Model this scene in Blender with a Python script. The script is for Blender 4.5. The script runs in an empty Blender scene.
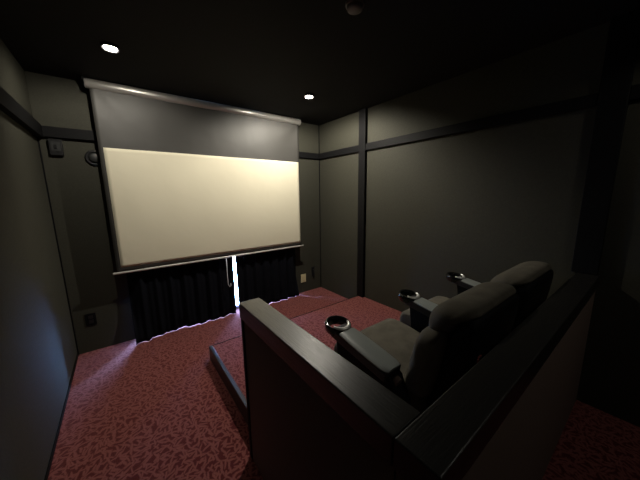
import bpy, bmesh, math, random
from mathutils import Vector, Matrix, noise
random.seed(7)
sc = bpy.context.scene
col = sc.collection
PI = math.pi

# ---------------------------------------------------------------- dimensions (m)
XL, XR = -0.482, 2.494          # side walls
YF, YB = 3.264, -1.25           # screen wall, rear wall
ZC = 2.515                      # ceiling
PZ, PX, PY = 0.13, 0.51, 2.39   # platform height, left edge, front edge
AX0, AX1 = 0.438, 0.553         # low wall, arm running forward
AY1 = 1.285
BY0, BY1 = 0.195, 0.308         # low wall, arm running sideways
HZ = 0.95                       # low wall top

# ---------------------------------------------------------------- materials
def new_mat(name):
    m = bpy.data.materials.new(name); m.use_nodes = True
    nt = m.node_tree
    return m, nt, nt.nodes['Principled BSDF']

def simple(name, colr, rough=0.5, metal=0.0, spec=0.5, bump=0.0, bscale=200, vary=0.0, vscale=8, stretch=None, coat=0.0):
    m, nt, b = new_mat(name)
    b.inputs['Base Color'].default_value = (*colr, 1)
    b.inputs['Roughness'].default_value = rough
    b.inputs['Metallic'].default_value = metal
    b.inputs['Specular IOR Level'].default_value = spec
    b.inputs['Coat Weight'].default_value = coat
    tc = nt.nodes.new('ShaderNodeTexCoord')
    mp = nt.nodes.new('ShaderNodeMapping')
    nt.links.new(tc.outputs['Object'], mp.inputs['Vector'])
    if stretch: mp.inputs['Scale'].default_value = stretch
    if bump > 0:
        n = nt.nodes.new('ShaderNodeTexNoise'); n.inputs['Scale'].default_value = bscale
        n.inputs['Detail'].default_value = 4
        bp = nt.nodes.new('ShaderNodeBump'); bp.inputs['Strength'].default_value = bump
        bp.inputs['Distance'].default_value = 0.003
        nt.links.new(mp.outputs['Vector'], n.inputs['Vector'])
        nt.links.new(n.outputs['Fac'], bp.inputs['Height'])
        nt.links.new(bp.outputs['Normal'], b.inputs['Normal'])
    if vary > 0:
        n2 = nt.nodes.new('ShaderNodeTexNoise'); n2.inputs['Scale'].default_value = vscale
        n2.inputs['Detail'].default_value = 5
        nt.links.new(mp.outputs['Vector'], n2.inputs['Vector'])
        r = nt.nodes.new('ShaderNodeValToRGB')
        r.color_ramp.elements[0].position = 0.3; r.color_ramp.elements[1].position = 0.7
        r.color_ramp.elements[0].color = (*[c*(1-vary) for c in colr], 1)
        r.color_ramp.elements[1].color = (*[min(1, c*(1+vary)) for c in colr], 1)
        nt.links.new(n2.outputs['Fac'], r.inputs['Fac'])
        nt.links.new(r.outputs['Color'], b.inputs['Base Color'])
    return m

M = {}
M['wall'] = simple('charcoal_wallpaper', (0.041, 0.040, 0.029), 0.75, spec=0.3, bump=0.35, bscale=260, vary=0.12, vscale=90)
M['ceiling'] = simple('black_ceiling', (0.012, 0.012, 0.012), 0.85, spec=0.2, bump=0.2, bscale=200)
M['trim'] = simple('black_trim', (0.006, 0.006, 0.0065), 0.6, spec=0.12, bump=0.15, bscale=60, stretch=(1, 1, 0.15))
M['plastic'] = simple('black_plastic', (0.012, 0.012, 0.013), 0.35)
M['grille'] = simple('dark_grey_plastic', (0.018, 0.019, 0.019), 0.5)
M['curtain'] = simple('black_curtain_cloth', (0.0035, 0.004, 0.007), 0.85, spec=0.12, bump=0.2, bscale=400)
M['screen'] = simple('screen_fabric', (0.74, 0.69, 0.535), 0.85, spec=0.2)
M['mask'] = simple('black_screen_border', (0.045, 0.043, 0.039), 0.58, spec=0.5)
M['case'] = simple('screen_case_enamel', (0.50, 0.48, 0.45), 0.34, metal=0.6, spec=0.6)
M['bar'] = simple('pale_metal_bar', (0.62, 0.60, 0.56), 0.35, metal=0.2)
M['cord'] = simple('white_cord', (0.80, 0.81, 0.85), 0.6)
M['ivory'] = simple('ivory_plastic', (0.68, 0.60, 0.36), 0.5)
M['steel'] = simple('polished_steel', (0.85, 0.84, 0.82), 0.33, metal=0.6)
M['gloss'] = simple('glossy_black_plastic', (0.008, 0.009, 0.009), 0.16)
M['shell'] = simple('black_chair_shell', (0.005, 0.005, 0.006), 0.7, spec=0.15, bump=0.2, bscale=300)
M['fabric'] = simple('grey_suede', (0.110, 0.100, 0.080), 0.95, spec=0.15, bump=0.3, bscale=350, vary=0.18, vscale=14)
M['pad'] = simple('slate_leather', (0.21, 0.23, 0.22), 0.33, spec=0.6, bump=0.15, bscale=400)
M['frame'] = simple('window_frame_metal', (0.45, 0.46, 0.47), 0.4, metal=0.7)
M['bracket'] = simple('brown_bracket', (0.14, 0.10, 0.08), 0.4, metal=0.3)
M['tagred'] = simple('dark_red_cloth', (0.16, 0.03, 0.025), 0.8)
M['riser'] = simple('black_nosing', (0.022, 0.023, 0.025), 0.35)
M['detector'] = simple('grey_plastic', (0.20, 0.18, 0.16), 0.6)

# screen cloth: faint waves in the surface
def add_waves(m, scale, strength, dist=0.02, stretch=(1, 1, 1)):
    nt = m.node_tree; b = nt.nodes['Principled BSDF']
    tc = nt.nodes.new('ShaderNodeTexCoord'); mp = nt.nodes.new('ShaderNodeMapping')
    mp.inputs['Scale'].default_value = stretch
    n = nt.nodes.new('ShaderNodeTexNoise'); n.inputs['Scale'].default_value = scale
    bp = nt.nodes.new('ShaderNodeBump'); bp.inputs['Strength'].default_value = strength
    bp.inputs['Distance'].default_value = dist
    nt.links.new(tc.outputs['Object'], mp.inputs['Vector']); nt.links.new(mp.outputs['Vector'], n.inputs['Vector'])
    nt.links.new(n.outputs['Fac'], bp.inputs['Height']); nt.links.new(bp.outputs['Normal'], b.inputs['Normal'])
add_waves(M['screen'], 5.0, 0.15)
add_waves(M['mask'], 3.0, 0.35, 0.03)

# stained wood with open grain for the low wall's cap boards
def wood(name, axis):
    m, nt, b = new_mat(name)
    b.inputs['Specular IOR Level'].default_value = 1.0
    tc = nt.nodes.new('ShaderNodeTexCoord'); mp = nt.nodes.new('ShaderNodeMapping')
    mp.inputs['Scale'].default_value = (40, 2.2, 40) if axis == 'y' else (2.2, 40, 40)
    n = nt.nodes.new('ShaderNodeTexNoise'); n.inputs['Scale'].default_value = 5; n.inputs['Detail'].default_value = 6
    r = nt.nodes.new('ShaderNodeValToRGB')
    r.color_ramp.elements[0].position = 0.38; r.color_ramp.elements[0].color = (0.006, 0.0055, 0.005, 1)
    r.color_ramp.elements[1].position = 0.66; r.color_ramp.elements[1].color = (0.016, 0.0145, 0.012, 1)
    bp = nt.nodes.new('ShaderNodeBump'); bp.inputs['Strength'].default_value = 0.45; bp.inputs['Distance'].default_value = 0.0015
    rr = nt.nodes.new('ShaderNodeMapRange'); rr.inputs['To Min'].default_value = 0.50; rr.inputs['To Max'].default_value = 0.20
    L = nt.links.new
    L(tc.outputs['Object'], mp.inputs['Vector']); L(mp.outputs['Vector'], n.inputs['Vector'])
    L(n.outputs['Fac'], r.inputs['Fac']); L(r.outputs['Color'], b.inputs['Base Color'])
    L(n.outputs['Fac'], bp.inputs['Height']); L(bp.outputs['Normal'], b.inputs['Normal'])
    L(n.outputs['Fac'], rr.inputs['Value']); L(rr.outputs['Result'], b.inputs['Roughness'])
    return m
M['woody'] = wood('black_stained_wood_lengthwise', 'y')
M['woodx'] = wood('black_stained_wood_crosswise', 'x')

# carpet: short leaf-like strokes in all directions on dark red
def carpet():
    m, nt, b = new_mat('red_leaf_carpet')
    N, L = nt.nodes, nt.links.new
    b.inputs['Roughness'].default_value = 1.0
    b.inputs['Specular IOR Level'].default_value = 0.05
    tc = N.new('ShaderNodeTexCoord')
    dist = N.new('ShaderNodeTexNoise'); dist.inputs['Scale'].default_value = 14; dist.inputs['Detail'].default_value = 2
    L(tc.outputs['Object'], dist.inputs['Vector'])
    ds = N.new('ShaderNodeVectorMath'); ds.operation = 'SCALE'; ds.inputs['Scale'].default_value = 0.035
    L(dist.outputs['Color'], ds.inputs[0])
    wp = N.new('ShaderNodeVectorMath'); wp.operation = 'ADD'
    L(tc.outputs['Object'], wp.inputs[0]); L(ds.outputs['Vector'], wp.inputs[1])
    def layer(scale, off, a, c):
        mp = N.new('ShaderNodeMapping'); mp.inputs['Location'].default_value = off
        L(wp.outputs['Vector'], mp.inputs['Vector'])
        v = N.new('ShaderNodeTexVoronoi'); v.voronoi_dimensions = '2D'; v.inputs['Scale'].default_value = scale
        v.inputs['Randomness'].default_value = 0.8
        L(mp.outputs['Vector'], v.inputs['Vector'])
        sub = N.new('ShaderNodeVectorMath'); sub.operation = 'SUBTRACT'
        L(mp.outputs['Vector'], sub.inputs[0]); L(v.outputs['Position'], sub.inputs[1])
        flat = N.new('ShaderNodeVectorMath'); flat.operation = 'MULTIPLY'; flat.inputs[1].default_value = (1, 1, 0)
        L(sub.outputs['Vector'], flat.inputs[0])
        sp = N.new('ShaderNodeSeparateColor'); L(v.outputs['Color'], sp.inputs['Color'])
        an = N.new('ShaderNodeMath'); an.operation = 'MULTIPLY'; an.inputs[1].default_value = 6.283
        L(sp.outputs['Red'], an.inputs[0])
        ro = N.new('ShaderNodeVectorRotate'); ro.rotation_type = 'Z_AXIS'
        L(flat.outputs['Vector'], ro.inputs['Vector']); L(an.outputs['Value'], ro.inputs['Angle'])
        mu = N.new('ShaderNodeVectorMath'); mu.operation = 'MULTIPLY'; mu.inputs[1].default_value = (1/a, 1/c, 0)
        L(ro.outputs['Vector'], mu.inputs[0])
        le = N.new('ShaderNodeVectorMath'); le.operation = 'LENGTH'; L(mu.outputs['Vector'], le.inputs[0])
        mr = N.new('ShaderNodeMapRange'); mr.inputs['From Min'].default_value = 1.35; mr.inputs['From Max'].default_value = 0.55
        L(le.outputs['Value'], mr.inputs['Value'])
        return mr.outputs['Result']
    outs = [layer(22, (0, 0, 0), .036, .0062), layer(24, (3.37, 1.91, 0), .032, .0058), layer(23, (7.1, 5.3, 0), .034, .0060)]
    mx = N.new('ShaderNodeMath'); mx.operation = 'MAXIMUM'; L(outs[0], mx.inputs[0]); L(outs[1], mx.inputs[1])
    mx2 = N.new('ShaderNodeMath'); mx2.operation = 'MAXIMUM'; L(mx.outputs['Value'], mx2.inputs[0]); L(outs[2], mx2.inputs[1])
    r = N.new('ShaderNodeMix'); r.data_type = 'RGBA'
    r.inputs['A'].default_value = (0.085, 0.015, 0.017, 1)
    r.inputs['B'].default_value = (0.250, 0.084, 0.076, 1)
    b.inputs['Sheen Weight'].default_value = 1.0; b.inputs['Sheen Roughness'].default_value = 0.45
    b.inputs['Sheen Tint'].default_value = (1.0, 0.42, 0.38, 1)
    L(mx2.outputs['Value'], r.inputs['Factor'])
    fn = N.new('ShaderNodeTexNoise'); fn.inputs['Scale'].default_value = 260; fn.inputs['Detail'].default_value = 3
    L(tc.outputs['Object'], fn.inputs['Vector'])
    fr = N.new('ShaderNodeMapRange'); fr.inputs['To Min'].default_value = 0.55; fr.inputs['To Max'].default_value = 1.45
    L(fn.outputs['Fac'], fr.inputs['Value'])
    sc2 = N.new('ShaderNodeVectorMath'); sc2.operation = 'SCALE'
    L(r.outputs['Result'], sc2.inputs[0]); L(fr.outputs['Result'], sc2.inputs['Scale'])
    L(sc2.outputs['Vector'], b.inputs['Base Color'])
    bp = N.new('ShaderNodeBump'); bp.inputs['Strength'].default_value = 0.5; bp.inputs['Distance'].default_value = 0.004
    L(fn.outputs['Fac'], bp.inputs['Height']); L(bp.outputs['Normal'], b.inputs['Normal'])
    return m
M['carpet'] = carpet()

def emis(name, c, s):
    m = bpy.data.materials.new(name); m.use_nodes = True; nt = m.node_tree
    nt.nodes.remove(nt.nodes['Principled BSDF'])
    e = nt.nodes.new('ShaderNodeEmission'); e.inputs['Color'].default_value = (*c, 1); e.inputs['Strength'].default_value = s
    nt.links.new(e.outputs['Emission'], nt.nodes['Material Output'].inputs['Surface'])
    return m
M['lens'] = emis('lit_lamp_lens', (1.0, 0.95, 0.86), 40)

def pane_mat():
    m = bpy.data.materials.new('window_glass'); m.use_nodes = True; nt = m.node_tree
    nt.nodes.remove(nt.nodes['Principled BSDF'])
    t = nt.nodes.new('ShaderNodeBsdfTransparent'); g = nt.nodes.new('ShaderNodeBsdfGlossy')
    g.inputs['Roughness'].default_value = 0.02
    f = nt.nodes.new('ShaderNodeFresnel'); f.inputs['IOR'].default_value = 1.45
    x = nt.nodes.new('ShaderNodeMixShader')
    L = nt.links.new
    L(f.outputs['Fac'], x.inputs['Fac']); L(t.outputs['BSDF'], x.inputs[1]); L(g.outputs['BSDF'], x.inputs[2])
    L(x.outputs['Shader'], nt.nodes['Material Output'].inputs['Surface'])
    return m
M['glass'] = pane_mat()
M['panel'] = simple('dark_brown_wall_covering', (0.21, 0.155, 0.13), 0.75, spec=0.3, bump=0.3, bscale=260)

# ---------------------------------------------------------------- helpers
def obj(name, bm, mats, parent=None, smooth=False, bevel=0.0, segs=2):
    bmesh.ops.recalc_face_normals(bm, faces=bm.faces)
    me = bpy.data.meshes.new(name); bm.to_mesh(me); bm.free()
    if not isinstance(mats, (list, tuple)): mats = [mats]
    for m in mats: me.materials.append(m)
    if smooth:
        for p in me.polygons: p.use_smooth = True
    o = bpy.data.objects.new(name, me); col.objects.link(o)
    if parent is not None:
        o.parent = parent
        o.matrix_parent_inverse = Matrix.Translation(-parent.location) if parent.parent is None else parent.matrix_parent_inverse.copy() @ Matrix.Identity(4)
        if parent.parent is not None: o.matrix_parent_inverse = Matrix.Identity(4)
    if bevel > 0:
        b = o.modifiers.new('bevel', 'BEVEL'); b.width = bevel; b.segments = segs; b.limit_method = 'ANGLE'
    return o

def box(bm, x0, x1, y0, y1, z0, z1, mi=0):
    vs = [bm.verts.new(p) for p in ((x0,y0,z0),(x1,y0,z0),(x1,y1,z0),(x0,y1,z0),(x0,y0,z1),(x1,y0,z1),(x1,y1,z1),(x0,y1,z1))]
    for f in ((0,3,2,1),(4,5,6,7),(0,1,5,4),(1,2,6,5),(2,3,7,6),(3,0,4,7)):
        bm.faces.new([vs[i] for i in f]).material_index = mi
    return vs

def boxes(*bs):
    bm = bmesh.new()
    for b in bs: box(bm, *b)
    return bm

def lathe(bm, prof, seg=40, M4=Matrix.Identity(4), mi=0, closed=False):
    rings = []
    for r, z in prof:
        rings.append([bm.verts.new(M4 @ Vector((r*math.cos(2*PI*k/seg), r*math.sin(2*PI*k/seg), z))) for k in range(seg)] if r > 1e-6 else [bm.verts.new(M4 @ Vector((0, 0, z)))])
    pairs = list(zip(rings, rings[1:])) + ([(rings[-1], rings[0])] if closed else [])
    for n, (a, b) in enumerate(pairs):
        m_i = mi[n] if isinstance(mi, (list, tuple)) else mi
        for k in range(seg):
            k2 = (k+1) % seg
            if len(a) == 1: f = bm.faces.new((a[0], b[k], b[k2]))
            elif len(b) == 1: f = bm.faces.new((a[k], b[0], a[k2]))
            else: f = bm.faces.new((a[k], b[k], b[k2], a[k2]))
            f.material_index = m_i

def tube(bm, pts, r, seg=10):
    pts = [Vector(p) for p in pts]
    rings = []
    for i, p in enumerate(pts):
        t = (pts[min(i+1, len(pts)-1)] - pts[max(i-1, 0)]).normalized()
        a = t.cross(Vector((0.3, 1, 0.1))).normalized(); b = t.cross(a)
        rings.append([bm.verts.new(p + r*(a*math.cos(2*PI*k/seg) + b*math.sin(2*PI*k/seg))) for k in range(seg)])
    for A, B in zip(rings, rings[1:]):
        for k in range(seg): bm.faces.new((A[k], A[(k+1) % seg], B[(k+1) % seg], B[k]))
    bm.faces.new(rings[0]); bm.faces.new(rings[-1])

def catmull(pts, n=5):
    out = []; N = len(pts)
    for i in range(N):
        p0, p1, p2, p3 = (Vector(pts[(i+k-1) % N]) for k in range(4))
        for j in range(n):
            t = j/n
            out.append(0.5*((2*p1) + (p2-p0)*t + (2*p0-5*p1+4*p2-p3)*t*t + (3*p1-p0-3*p2+p3)*t**3))
    return out

def loft(bm, prof, x0, x1, rnd=0.06, nst=22, puff=0.0, mi=0, seam=None):
    """cushion: closed (y,z) profile carried along x, its ends drawn in over rnd"""
    pr = catmull(prof, 5); cy = sum(p[0] for p in pr)/len(pr); cz = sum(p[1] for p in pr)/len(pr)
    half = (x1-x0)/2; rings = []
    ext = max(math.hypot(p[0]-cy, p[1]-cz) for p in pr)
    xs = []
    for i in range(nst+1):
        u = -math.cos(PI*i/nst)          # denser near the ends
        xs.append(u)
    for u in xs:
        x = (x0+x1)/2 + u*half
        d = half - abs(u)*half
        k = 1.0 if d >= rnd else math.sqrt(max(0, 1-(1-d/rnd)**2))
        ring = []
        for p in pr:
            dy, dz = p[0]-cy, p[1]-cz
            L = math.hypot(dy, dz)
            inset = (1-k)*min(rnd, L*0.95)
            s = (L-inset)/L * (1 + puff*(1-u*u))
            ring.append(bm.verts.new((x, cy+dy*s, cz+dz*s)))
        rings.append(ring)
    n = len(pr)
    for A, B in zip(rings, rings[1:]):
        for k in range(n):
            f = bm.faces.new((A[k], A[(k+1) % n], B[(k+1) % n], B[k])); f.material_index = mi
    for R in (rings[0], rings[-1]):
        f = bm.faces.new(R); f.material_index = mi

def thing(name, label, cat, loc, group=None):
    o = bpy.data.objects.new(name, None); col.objects.link(o)
    o.location = loc; o['label'] = label; o['category'] = cat
    o.empty_display_size = 0.1
    if group: o['group'] = group
    return o
def tag(o, label, cat, group=None):
    o['label'] = label; o['category'] = cat
    if group: o['group'] = group
    return o
def struct(name, bm, mat, **k):
    o = obj(name, bm, mat, **k); o['kind'] = 'structure'; return o

# ---------------------------------------------------------------- the room
WX0, WX1, WZ1 = -0.008, 1.985, 2.02      # window opening behind the curtains
floor = struct('floor', boxes((XL, XR, YB, YF, -0.1, 0), (WX0, WX1, YF, 3.42, -0.1, 0)), M['carpet'])
struct('ceiling', boxes((XL-.12, XR+.12, YB-.12, YF+.16, ZC, ZC+.1)), M['ceiling'])
struct('wall_left', boxes((XL-.12, XL, YB, YF+.16, 0, ZC)), M['wall'])
struct('wall_right', boxes((XR, XR+.12, YB, YF+.16, 0, ZC)), M['wall'])
struct('wall_rear', boxes((XL-.12, XR+.12, YB-.12, YB, 0, ZC)), M['wall'])
struct('wall_front', boxes((XL, WX0, YF, YF+.16, 0, ZC), (WX1, XR, YF, YF+.16, 0, ZC), (WX0, WX1, YF, YF+.16, WZ1, ZC)), M['wall'])

# sliding window down to the floor
win = struct('window_1', boxes((WX0, WX0+.035, 3.345, 3.40, 0, WZ1), (WX1-.035, WX1, 3.345, 3.40, 0, WZ1),
                               (WX0+.035, WX1-.035, 3.345, 3.40, WZ1-.04, WZ1), (WX0+.035, WX1-.035, 3.345, 3.40, 0, .03)), M['frame'])
midx = 0.80
obj('window_sash', boxes((midx-.03, midx+.02, 3.35, 3.385, .03, WZ1-.04)), M['frame'], win).matrix_parent_inverse = Matrix.Identity(4)
obj('window_pane', boxes((WX0+.035, midx-.03, 3.366, 3.370, .03, WZ1-.04), (midx+.02, WX1-.035, 3.366, 3.370, .03, WZ1-.04)), M['glass'], win).matrix_parent_inverse = Matrix.Identity(4)

# rails and posts of the wall panelling
d = 0.032
RZ0, RZ1 = 2.028, 2.108
struct('trim_1', boxes((XL, XL+d+.008, YB, YF, 2.005, 2.112)), M['trim'], bevel=.003)                     # left rail
struct('trim_2', boxes((XL+d+.008, 0.0, YF-d, YF, 2.012, 2.100)), M['trim'], bevel=.003)                     # front rail, left of screen
struct('trim_3', boxes((1.995, XR-d, YF-d, YF, RZ0, RZ1)), M['trim'], bevel=.003)
struct('trim_4', boxes((XR-d, XR, 2.405, YF, RZ0, RZ1)), M['trim'], bevel=.003)
struct('trim_5', boxes((XR-d, XR, 0.335, 2.295, RZ0, RZ1)), M['trim'], bevel=.003)
struct('trim_6', boxes((XR-d, XR, YB, 0.205, RZ0, RZ1)), M['trim'], bevel=.003)
struct('trim_7', boxes((XR-d-.008, XR, 2.295, 2.405, PZ, ZC)), M['trim'], bevel=.004)                     # slim post
struct('trim_8', boxes((XR-d-.008, XR, 0.205, 0.335, HZ, ZC)), M['trim'], bevel=.004)                     # post on the low wall
c = .010
struct('trim_9', boxes((XL, XL+c, YF-c, YF, 0, 2.010)), M['trim'])
struct('trim_10', boxes((XR-c, XR, YF-c, YF, 0, RZ0), ), M['trim'])
struct('trim_11', boxes((XR-c, XR, YF-c, YF, RZ1, ZC)), M['trim'])
struct('baseboard_left', boxes((XL, XL+.006, YB, YF-c, 0, .03)), M['trim'])

# ---------------------------------------------------------------- seating platform
pl = thing('seating_platform', 'low carpeted platform with black edge strip that the recliners stand on', 'platform', (1.5, 1.35, 0))
obj('carpet_top', boxes((PX+.03, XR, BY1, PY-.012, .0, PZ)), M['carpet'], pl)
obj('edge_strip', boxes((PX, PX+.03, AY1, PY, 0, PZ+.002)), M['riser'], pl, bevel=.003)
obj('edge_strip', boxes((PX+.03, XR, PY-.012, PY, 0, PZ+.001)), M['trim'], pl)

# ---------------------------------------------------------------- low wall round the platform
hw = thing('half_wall', 'black L-shaped low wall with wooden cap boards standing behind and beside the recliners', 'half wall', (.49, .25, 0))
o_ = .010
obj('wall_panel', boxes((AX0+o_, AX1-o_, BY1, AY1-.03, 0, HZ-.085)), M['panel'], hw)
obj('wall_panel', boxes((AX0+o_, XR, BY0+o_, BY1-.004, 0, HZ-.085)), M['panel'], hw)
obj('end_trim', boxes((AX0+.004, AX1-.004, AY1-.03, AY1-.002, 0, HZ-.085)), M['trim'], hw, bevel=.003)
obj('cap_board', boxes((AX0, AX1, BY1+.0015, AY1, HZ-.085, HZ)), M['woody'], hw, bevel=.004, segs=3)
obj('cap_board', boxes((AX0, XR, BY0, BY1-.0015, HZ-.085, HZ)), M['woodx'], hw, bevel=.004, segs=3)

# ---------------------------------------------------------------- projector screen
SY = 3.13
ps = thing('projector_screen', 'large pull-down projector screen with cream lower area hanging in front of black curtains', 'projector screen', (.98, SY, .77))
SX0, SX1 = -0.088, 2.040
def sheet(x0, x1, z0, z1, y, t, nx, nz, amp, seed):
    bm = bmesh.new()
    def P(i, j, s):
        x = x0+(x1-x0)*i/nx; z = z0+(z1-z0)*j/nz
        e = min(1, (z-0.78)/.15) * min(1, (2.50-z)/.15)
        w = amp*e*noise.noise(Vector((x*1.6+seed, z*1.4, 0))) + amp*.5*e*noise.noise(Vector((x*4, z*2.2, seed)))
        # creases pulled in from the upper corners
        for cx in (SX0, SX1):
            q = math.hypot((x-cx)*1.0, (z-2.45)*1.3)
            w += amp*.9*e*math.exp(-q*2.2)*math.sin(math.atan2(2.47-z, abs(x-cx)+1e-3)*7)
        return (x, y+w+s*t, z)
    F = [[bm.verts.new(P(i, j, 0)) for j in range(nz+1)] for i in range(nx+1)]
    B = [[bm.verts.new(P(i, j, 1)) for j in range(nz+1)] for i in range(nx+1)]
    for i in range(nx):
        for j in range(nz):
            bm.faces.new((F[i][j], F[i+1][j], F[i+1][j+1], F[i][j+1])); bm.faces.new((B[i][j], B[i][j+1], B[i+1][j+1], B[i+1][j]))
    for i in range(nx):
        bm.faces.new((F[i][0], B[i][0], B[i+1][0], F[i+1][0])); bm.faces.new((F[i][nz], F[i+1][nz], B[i+1][nz], B[i][nz]))
    for j in range(nz):
        bm.faces.new((F[0][j], F[0][j+1], B[0][j+1], B[0][j])); bm.faces.new((F[nx][j], B[nx][j], B[nx][j+1], F[nx][j+1]))
    return bm
WXa, WXb, WZa, WZb = -0.055, 2.028, 0.825, 1.945
obj('black_border', sheet(SX0, SX1, .785, 2.455, SY, .0015, 70, 56, .007, 3.1), M['mask'], ps, smooth=True)
# the cream area follows the same cloth
def cream():
    bm = bmesh.new(); nx, nz = 70, 40
    full = sheet(SX0, SX1, .785, 2.455, SY, .0015, 70, 56, .007, 3.1); full.free()
    def w(x, z, amp=.007, seed=3.1):
        e = min(1, (z-0.78)/.15) * min(1, (2.50-z)/.15)
        v = amp*e*noise.noise(Vector((x*1.6+seed, z*1.4, 0))) + amp*.5*e*noise.noise(Vector((x*4, z*2.2, seed)))
        for cx in (SX0, SX1):
            q = math.hypot((x-cx)*1.0, (z-2.45)*1.3)
            v += amp*.9*e*math.exp(-q*2.2)*math.sin(math.atan2(2.47-z, abs(x-cx)+1e-3)*7)
        return v
    G = [[bm.verts.new((WXa+(WXb-WXa)*i/nx, SY-.0022+w(WXa+(WXb-WXa)*i/nx, WZa+(WZb-WZa)*j/nz), WZa+(WZb-WZa)*j/nz)) for j in range(nz+1)] for i in range(nx+1)]
    for i in range(nx):
        for j in range(nz): bm.faces.new((G[i][j], G[i+1][j], G[i+1][j+1], G[i][j+1]))
    ex = bmesh.ops.extrude_face_region(bm, geom=bm.faces[:])
    for v in ex['geom']:
        if isinstance(v, bmesh.types.BMVert): v.co.y += .0012
    return bm
obj('projection_area', cream(), M['screen'], ps, smooth=True)
bm = bmesh.new()
lathe(bm, [(0, 0), (.037, 0), (.040, .006), (.040, 2.184), (.037, 2.19), (0, 2.19)], 28, Matrix.Translation((-.118, SY+.010, 2.470)) @ Matrix.Rotation(PI/2, 4, 'Y'))
obj('roller_case', bm, M['case'], ps, smooth=True, bevel=.002)
bm = boxes((-.13, -.10, SY-.02, YF, 2.485, ZC-.001))
obj('mounting_bracket', bm, M['trim'], ps)
obj('mounting_bracket', boxes((2.05, 2.08, SY-.02, YF, 2.485, ZC-.001)), M['trim'], ps)
bm = bmesh.new()
lathe(bm, [(0, 0), (.009, 0), (.011, .004), (.011, 2.196), (.009, 2.20), (0, 2.20)], 14, Matrix.Translation((-.122, SY, .774)) @ Matrix.Rotation(PI/2, 4, 'Y'))
obj('bottom_bar', bm, M['bar'], ps, smooth=True)
bm = bmesh.new()
tube(bm, [(.935, SY, .762), (.985, SY-.004, .764)], .004)
tube(bm, [(.957, SY, .762), (.955, SY-.004, .65), (.952, SY-.006, .52), (.955, SY-.006, .43), (.972, SY-.006, .395), (.988, SY-.006, .41), (.987, SY-.005, .44)], .0045)
obj('pull_cord', bm, M['cord'], ps, smooth=True)

# ---------------------------------------------------------------- curtains
def curtain(x0, x1, seed, label, flare_l=0.0, drift0=0.0, drift1=0.0):
    bm = bmesh.new(); nx, nz = 220, 44; z1 = 2.153
    rnd = random.Random(seed); ph = [rnd.uniform(0, 6.28) for _ in range(6)]
    def P(i, j, s):
        u = i/nx; v = j/nz                       # v 0 = hem
        xa = x0 + drift0*(1-v); xb = x1 + drift1*(1-v)
        x = xa + (xb-xa)*u
        a = .005 + .009*(1-v)
        y = 3.192 + a*math.sin(u*(x1-x0)*46+ph[0]+.6*math.sin(u*9+ph[1])) + .008*math.sin(u*(x1-x0)*95+ph[2])*(1-v)
        y -= flare_l*math.exp(-u*9)*(1-v)**2.2
        if v > .02:                                # outer edges turned back to the wall
            k = math.exp(-((u if flare_l else 1-u)*(x1-x0)/.05)**2) * min(1, (v-.02)*(4 if flare_l else 9))
            y = y*(1-k) + 3.256*k
        z0 = .0015 + .007*max(0, noise.noise(Vector((x*3.1, seed, 0)))) + .002*abs(math.sin(u*(x1-x0)*23+ph[3])) 
        z = z0 + (z1-z0)*v
        if v < .10:                               # hem breaking on the carpet
            y -= (.10-v)*.35*noise.noise(Vector((x*7, seed*2.3, v*12)))
        return (x, y + s*.0025, z)
    F = [[bm.verts.new(P(i, j, 0)) for j in range(nz+1)] for i in range(nx+1)]
    B = [[bm.verts.new(P(i, j, 1)) for j in range(nz+1)] for i in range(nx+1)]
    for i in range(nx):
        for j in range(nz):
            bm.faces.new((F[i][j], F[i+1][j], F[i+1][j+1], F[i][j+1])); bm.faces.new((B[i][j], B[i][j+1], B[i+1][j+1], B[i+1][j]))
    for i in range(nx):
        bm.faces.new((F[i][0], B[i][0], B[i+1][0], F[i+1][0])); bm.faces.new((F[i][nz], F[i+1][nz], B[i+1][nz], B[i][nz]))
    for j in range(nz):
        bm.faces.new((F[0][j], F[0][j+1], B[0][j+1], B[0][j])); bm.faces.new((F[nx][j], B[nx][j], B[nx][j+1], F[nx][j+1]))
    o = obj('curtain', bm, M['curtain'], smooth=True)
    return tag(o, label, 'curtain', 'blackout curtains over the window')
curtain(-.022, 1.053, 2, 'black blackout curtain hanging left of the bright gap, crumpled at its hem', flare_l=.105, drift1=.0)
curtain(1.074, 2.012, 5, 'black blackout curtain hanging right of the bright gap, nearer the ivory outlet', drift0=.016)
bm = bmesh.new(); box(bm, -.06, 2.02, 3.18, 3.204, 2.155, 2.18)
box(bm, -.04, -.02, 3.18, YF, 2.18, 2.20); box(bm, 1.98, 2.0, 3.18, YF, 2.18, 2.20); box(bm, .98, 1.0, 3.18, YF, 2.18, 2.20)
tag(obj('curtain_rail', bm, M['trim']), 'black curtain rail on the wall behind the projector screen', 'curtain rail')

# ---------------------------------------------------------------- small fittings
t = thing('wall_controller', 'small black square control box just under the rail beside the left corner', 'control box', (-.375, YF, 1.86))
obj('housing', boxes((-.418, -.332, YF-.030, YF, 1.866, 2.000)), M['plastic'], t, bevel=.004)
obj('cover', boxes((-.405, -.345, YF-.034, YF-.030, 1.90, 1.975)), M['grille'], t, bevel=.001)
obj('knob', boxes((-.385, -.365, YF-.040, YF-.034, 1.92, 1.955)), M['plastic'], t, bevel=.002)

t = thing('round_vent', 'round black wall vent half hidden by the left edge of the screen', 'vent', (-.13, YF, 1.86))
RM = Matrix.Translation((-.130, YF, 1.862)) @ Matrix.Rotation(PI/2, 4, 'X')
bm = bmesh.new(); lathe(bm, [(0, 0), (.070, 0), (.070, .010), (.062, .022), (.052, .022), (.050, .014), (0, .014)], 40, RM)
obj('rim', bm, M['plastic'], t, smooth=True, bevel=.001)
bm = bmesh.new(); lathe(bm, [(0, .014), (.043, .014), (.043, .022), (.030, .030), (0, .032)], 36, RM)
obj('cover', bm, M['grille'], t, smooth=True)

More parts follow.
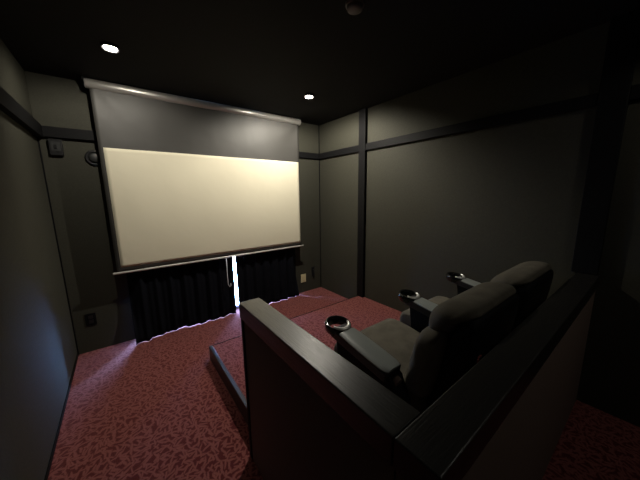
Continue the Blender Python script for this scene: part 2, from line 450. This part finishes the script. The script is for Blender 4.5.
def outlet(name, x, z, w, h, mat, label, cat):
    t = thing(name, label, cat, (x, YF, z-h/2))
    obj('face_plate', boxes((x-w/2, x+w/2, YF-.008, YF, z-h/2, z+h/2)), mat, t, bevel=.002)
    for dz in (-.028, .028):
        f = obj('socket', boxes((x-.020, x+.020, YF-.0105, YF-.008, z+dz-.017, z+dz+.017)), mat, t, bevel=.002)
    return t
t = outlet('wall_outlet', 2.150, .225, .092, .130, M['ivory'], 'ivory wall outlet low on the wall beside the right curtain', 'outlet')
for dz in (-.028, .028):
    pass
t = thing('cable_plate', 'small black oblong cable plate on the wall right of the ivory outlet', 'cable plate', (2.335, YF, .22))
obj('face_plate', boxes((2.305, 2.365, YF-.008, YF, .235, .375)), M['plastic'], t, bevel=.003)
bm = bmesh.new(); tube(bm, [(2.335, YF-.008, .33), (2.335, YF-.028, .328), (2.336, YF-.034, .30), (2.334, YF-.030, .255), (2.335, YF-.012, .22), (2.335, YF-.006, .19)], .006)
obj('cable', bm, M['plastic'], t, smooth=True)
t = thing('black_outlet', 'black outlet low on the front wall left of the curtains', 'outlet', (-.345, YF, .27))
obj('face_plate', boxes((-.385, -.305, YF-.008, YF, .27, .39)), M['trim'], t, bevel=.002)
obj('socket', boxes((-.362, -.328, YF-.011, YF-.008, .335, .370)), M['plastic'], t, bevel=.001)
obj('socket', boxes((-.362, -.328, YF-.011, YF-.008, .290, .325)), M['plastic'], t, bevel=.001)

LAMPS = [(0.074, 2.422, 'recessed ceiling downlight over the left end of the screen, nearest the left wall'),
         (1.686, 2.368, 'recessed ceiling downlight near the front right corner of the room'),
         (1.75, -0.70, 'unseen ceiling downlight added at the rear of the room to light the carpet behind the half wall')]  # last entry: unseen lamp added for the faint light on the rear carpet
for x, y, lab in LAMPS:
    t = thing('downlight', lab, 'ceiling light', (x, y, ZC), 'recessed downlights')
    T = Matrix.Translation((x, y, ZC)) @ Matrix.Rotation(PI, 4, 'X')
    bm = bmesh.new(); lathe(bm, [(.044, -.001), (.052, -.001), (.053, .014), (.050, .019), (.047, .019), (.044, .012)], 36, T, closed=True)
    obj('trim_ring', bm, M['plastic'], t, smooth=True)
    bm = bmesh.new(); lathe(bm, [(0, .000), (.041, .000), (.034, .003), (.018, .005), (0, .0055)], 30, T)
    obj('lens', bm, M['lens'], t, smooth=True)

t = thing('smoke_detector', 'round grey smoke detector on the black ceiling', 'smoke detector', (1.13, 1.14, ZC))
T = Matrix.Translation((1.132, 1.148, ZC)) @ Matrix.Rotation(PI, 4, 'X')
bm = bmesh.new(); lathe(bm, [(0, 0), (.050, 0), (.050, .016), (0, .016)], 36, T); obj('base', bm, M['detector'], t, bevel=.002)
bm = bmesh.new(); lathe(bm, [(0, .016), (.044, .016), (.040, .034), (.022, .042), (0, .043)], 36, T); obj('cover', bm, M['detector'], t, smooth=True)

# ---------------------------------------------------------------- recliners
TILT = math.radians(9)
def armrest(parent, xc):
    """panel down to the platform, a padded top sloping up to a ring-shaped cup holder"""
    w = .115; x0, x1 = xc-w/2, xc+w/2
    def top(y): return .742 + (y-.66)*math.tan(TILT)
    bm = bmesh.new()
    prof = [(.975, top(.975)-.030), (.955, .60), (.955, PZ+.03), (.955, PZ+.001), (.54, PZ+.001), (.54, .40), (.57, .60), (.62, top(.62)-.030)]
    ins = .010
    A = [bm.verts.new((x0+ins, y, z)) for y, z in prof]; B = [bm.verts.new((x1-ins, y, z)) for y, z in prof]
    n = len(prof); bm.faces.new(A); bm.faces.new(B)
    for k in range(n): bm.faces.new((A[k], A[(k+1) % n], B[(k+1) % n], B[k]))
    arm = obj('armrest', bm, M['shell'], parent, bevel=.008)
    # frame the pad and cup share
    T = Matrix.Translation((xc, .66, .742)) @ Matrix.Rotation(TILT, 4, 'X')
    # tray under the pad
    bm = bmesh.new()
    bx = box(bm, -w/2, w/2, -.028, .345, -.050, -.006)
    for v in bm.verts: v.co = T @ v.co
    q = obj('arm_rail', bm, M['plastic'], arm, bevel=.006); q.matrix_parent_inverse = arm.matrix_parent_inverse.copy() if False else Matrix.Identity(4)
    # pad: rounded strip, crowned across
    bm = bmesh.new(); nx, ny = 12, 20; G = []
    for j in range(ny+1):
        yy = -.030 + .31*j/ny; row = []
        hw_ = w/2*(.94 + .08*math.sin(PI*j/ny)) - (.014*(1-min(1, j/2.0))**2)
        for i in range(nx+1):
            u = -1+2*i/nx
            row.append(bm.verts.new(T @ Vector((u*hw_, yy, .008*(1-abs(u)**4) ))))
        G.append(row)
    for j in range(ny):
        for i in range(nx): bm.faces.new((G[j][i], G[j][i+1], G[j+1][i+1], G[j+1][i]))
    ex = bmesh.ops.extrude_face_region(bm, geom=bm.faces[:])
    dn = T.to_3x3() @ Vector((0, 0, -1))
    low = [v for v in ex['geom'] if isinstance(v, bmesh.types.BMVert)]
    for v in low:
        L = T.inverted() @ v.co; v.co = T @ Vector((L.x, L.y, -.005))
    q = obj('arm_pad', bm, M['pad'], arm, smooth=True); q.matrix_parent_inverse = Matrix.Identity(4)
    e = q.modifiers.new('split', 'EDGE_SPLIT'); e.split_angle = math.radians(50)
    # cup holder ring, open at the bottom, polished liner
    C = T @ Matrix.Translation((0, .352, .002))
    bm = bmesh.new()
    lathe(bm, [(.052, -.040), (.062, -.042), (.069, -.034), (.073, -.012), (.073, .000), (.070, .006), (.062, .008), (.056, .004), (.053, -.008), (.052, -.025)], 48, C, closed=True)
    cup = obj('cup_holder', bm, M['gloss'], arm, smooth=True); cup.matrix_parent_inverse = Matrix.Identity(4)
    # polished lip where the pad meets the ring
    bm = bmesh.new(); rows = []
    for i in range(19):
        a_ = math.radians(-160 + 140*i/18); row = []
        wd = math.sin(PI*(i+.0)/18)**.5 if 0 < i < 18 else .05
        for j in range(7):
            v = j/6; rad = .0500 + .024*v*wd
            row.append(bm.verts.new(C @ Vector((rad*math.cos(a_), rad*math.sin(a_), .010 + .007*math.sin(PI*v)))))
        rows.append(row)
    for A_, B_ in zip(rows, rows[1:]):
        for j in range(6): bm.faces.new((A_[j], A_[j+1], B_[j+1], B_[j]))
    ex = bmesh.ops.extrude_face_region(bm, geom=bm.faces[:])
    for v in ex['geom']:
        if isinstance(v, bmesh.types.BMVert):
            L_ = C.inverted() @ v.co; v.co = C @ Vector((L_.x, L_.y, .006))
    q = obj('polished_lip', bm, M['steel'], arm, smooth=True); q.matrix_parent_inverse = Matrix.Identity(4); q['label'] = 'polished metal lip'
    return arm

def recliner(xc, arms, label):
    t = thing('recliner_chair', label, 'recliner', (xc, .75, PZ), 'home cinema recliners')
    hw = .268; bc = xc+.092
    # seat cushion with a rounded front roll
    bm = bmesh.new()
    loft(bm, [(1.08, .45), (1.135, .51), (1.13, .59), (1.06, .622), (.88, .612), (.72, .595), (.60, .59), (.58, .50), (.60, .43), (.80, .42), (.98, .42)], xc-hw, xc+hw, .035, puff=.008)
    obj('seat', bm, M['fabric'], t, smooth=True)
    bm = bmesh.new()
    loft(bm, [(1.06, .20), (1.10, .26), (1.10, .38), (1.06, .42), (1.00, .42), (.99, .36), (.99, .24), (1.01, .20)], xc-hw, xc+hw, .04)
    obj('footrest', bm, M['fabric'], t, smooth=True)
    obj('base', boxes((xc-hw+.01, xc+hw-.01, .52, .985, PZ+.001, .425)), M['shell'], t, bevel=.01)
    # backrest: lower cushion, headrest roll, hard rear shell
    bm = bmesh.new()
    loft(bm, [(.66, .56), (.66, .66), (.635, .78), (.60, .88), (.55, .91), (.50, .90), (.50, .80), (.53, .66), (.56, .56), (.61, .54)], xc-.240, xc+.268, .08, puff=.02)
    obj('backrest', bm, M['fabric'], t, smooth=True)
    bm = bmesh.new()
    loft(bm, [(.590, .87), (.598, .94), (.570, .995), (.525, 1.028), (.470, 1.042), (.415, 1.040), (.388, 1.018), (.400, .995), (.45, .96), (.49, .90), (.54, .86)], bc-.280, bc+.282, .09, nst=34)
    obj('headrest', bm, M['fabric'], t, smooth=True)
    bm = bmesh.new()
    loft(bm, [(.555, .52), (.53, .68), (.50, .84), (.455, .96), (.425, .992), (.396, .998), (.380, .970), (.390, .84), (.42, .66), (.45, .50), (.46, .36), (.50, .34), (.55, .38)], bc-.270, bc+.270, .05, nst=24)
    obj('back_shell', bm, M['shell'], t, smooth=True)
    for a in arms: armrest(t, a)
    return t
rc1 = recliner(1.217, [.885, 1.550], 'dark grey suede recliner nearer the camera, left cup holder beside the low wall cap')
rc2 = recliner(1.888, [2.228], 'dark grey suede recliner nearer the right wall, farther from the camera')
bm = bmesh.new(); lathe(bm, [(0, -.012), (.022, -.012), (.022, .010), (.012, .016), (0, .016)], 20, Matrix.Translation((.880, .612, .690)) @ Matrix.Rotation(-PI/2.6, 4, 'X'))
obj('hinge_bracket', bm, M['bracket'], rc1, smooth=False, bevel=.002)
bm = boxes((1.02, 1.05, .352, .358, .80, .88))
bmesh.ops.translate(bm, verts=bm.verts, vec=(0, .0, 0))
obj('fabric_tag', bm, M['tagred'], rc1)

# ---------------------------------------------------------------- light
# adjustable downlights: the front pair is turned towards the screen wall, the rear one is added
for (x, y, _), en, tilt, side, half, blend in zip(LAMPS, (33, 108, 7), (48, 20, 0), (-5, -15, 0), (80, 88, 80), (.75, .5, .2)):
    l = bpy.data.lights.new('downlight_beam', 'SPOT'); l.energy = en; l.color = (1.0, .93, .80)
    l.spot_size = math.radians(2*half); l.spot_blend = blend; l.shadow_soft_size = .009
    o = bpy.data.objects.new('downlight_beam', l); col.objects.link(o); o.location = (x, y, ZC-.015)
    o.rotation_euler = (math.radians(tilt), math.radians(side), 0)

w = bpy.data.worlds.new('daylight'); sc.world = w; w.use_nodes = True
bg = w.node_tree.nodes['Background']; bg.inputs['Color'].default_value = (.25, .48, 1.0, 1); bg.inputs['Strength'].default_value = 115.0
l = bpy.data.lights.new('window_portal', 'AREA'); l.shape = 'RECTANGLE'; l.size = WX1-WX0; l.size_y = WZ1
l.cycles.is_portal = True
o = bpy.data.objects.new('window_portal', l); col.objects.link(o); o.location = ((WX0+WX1)/2, 3.41, WZ1/2); o.rotation_euler = (-PI/2, 0, 0)

# ---------------------------------------------------------------- camera
yaw, pitch, roll, fpx = 0.651010438, 0.171663047, -0.0130919175, 260.5657
f = Vector((math.sin(yaw)*math.cos(pitch), math.cos(yaw)*math.cos(pitch), -math.sin(pitch)))
r = Vector((math.cos(yaw), -math.sin(yaw), 0)); u = r.cross(f)
r2 = r*math.cos(roll)+u*math.sin(roll); u2 = u*math.cos(roll)-r*math.sin(roll)
cam = bpy.data.cameras.new('camera'); cam.sensor_width = 36; cam.lens = 36*fpx/640; cam.clip_start = .02
co = bpy.data.objects.new('camera', cam); col.objects.link(co)
m = Matrix((r2, u2, -f)).transposed().to_4x4(); m.translation = Vector((0, 0, 1.5)); co.matrix_world = m
sc.camera = co

sc.view_settings.view_transform = 'Standard'; sc.view_settings.look = 'None'
sc.view_settings.gamma = 1; sc.view_settings.use_curve_mapping = False
sc.view_settings.exposure = -0.15
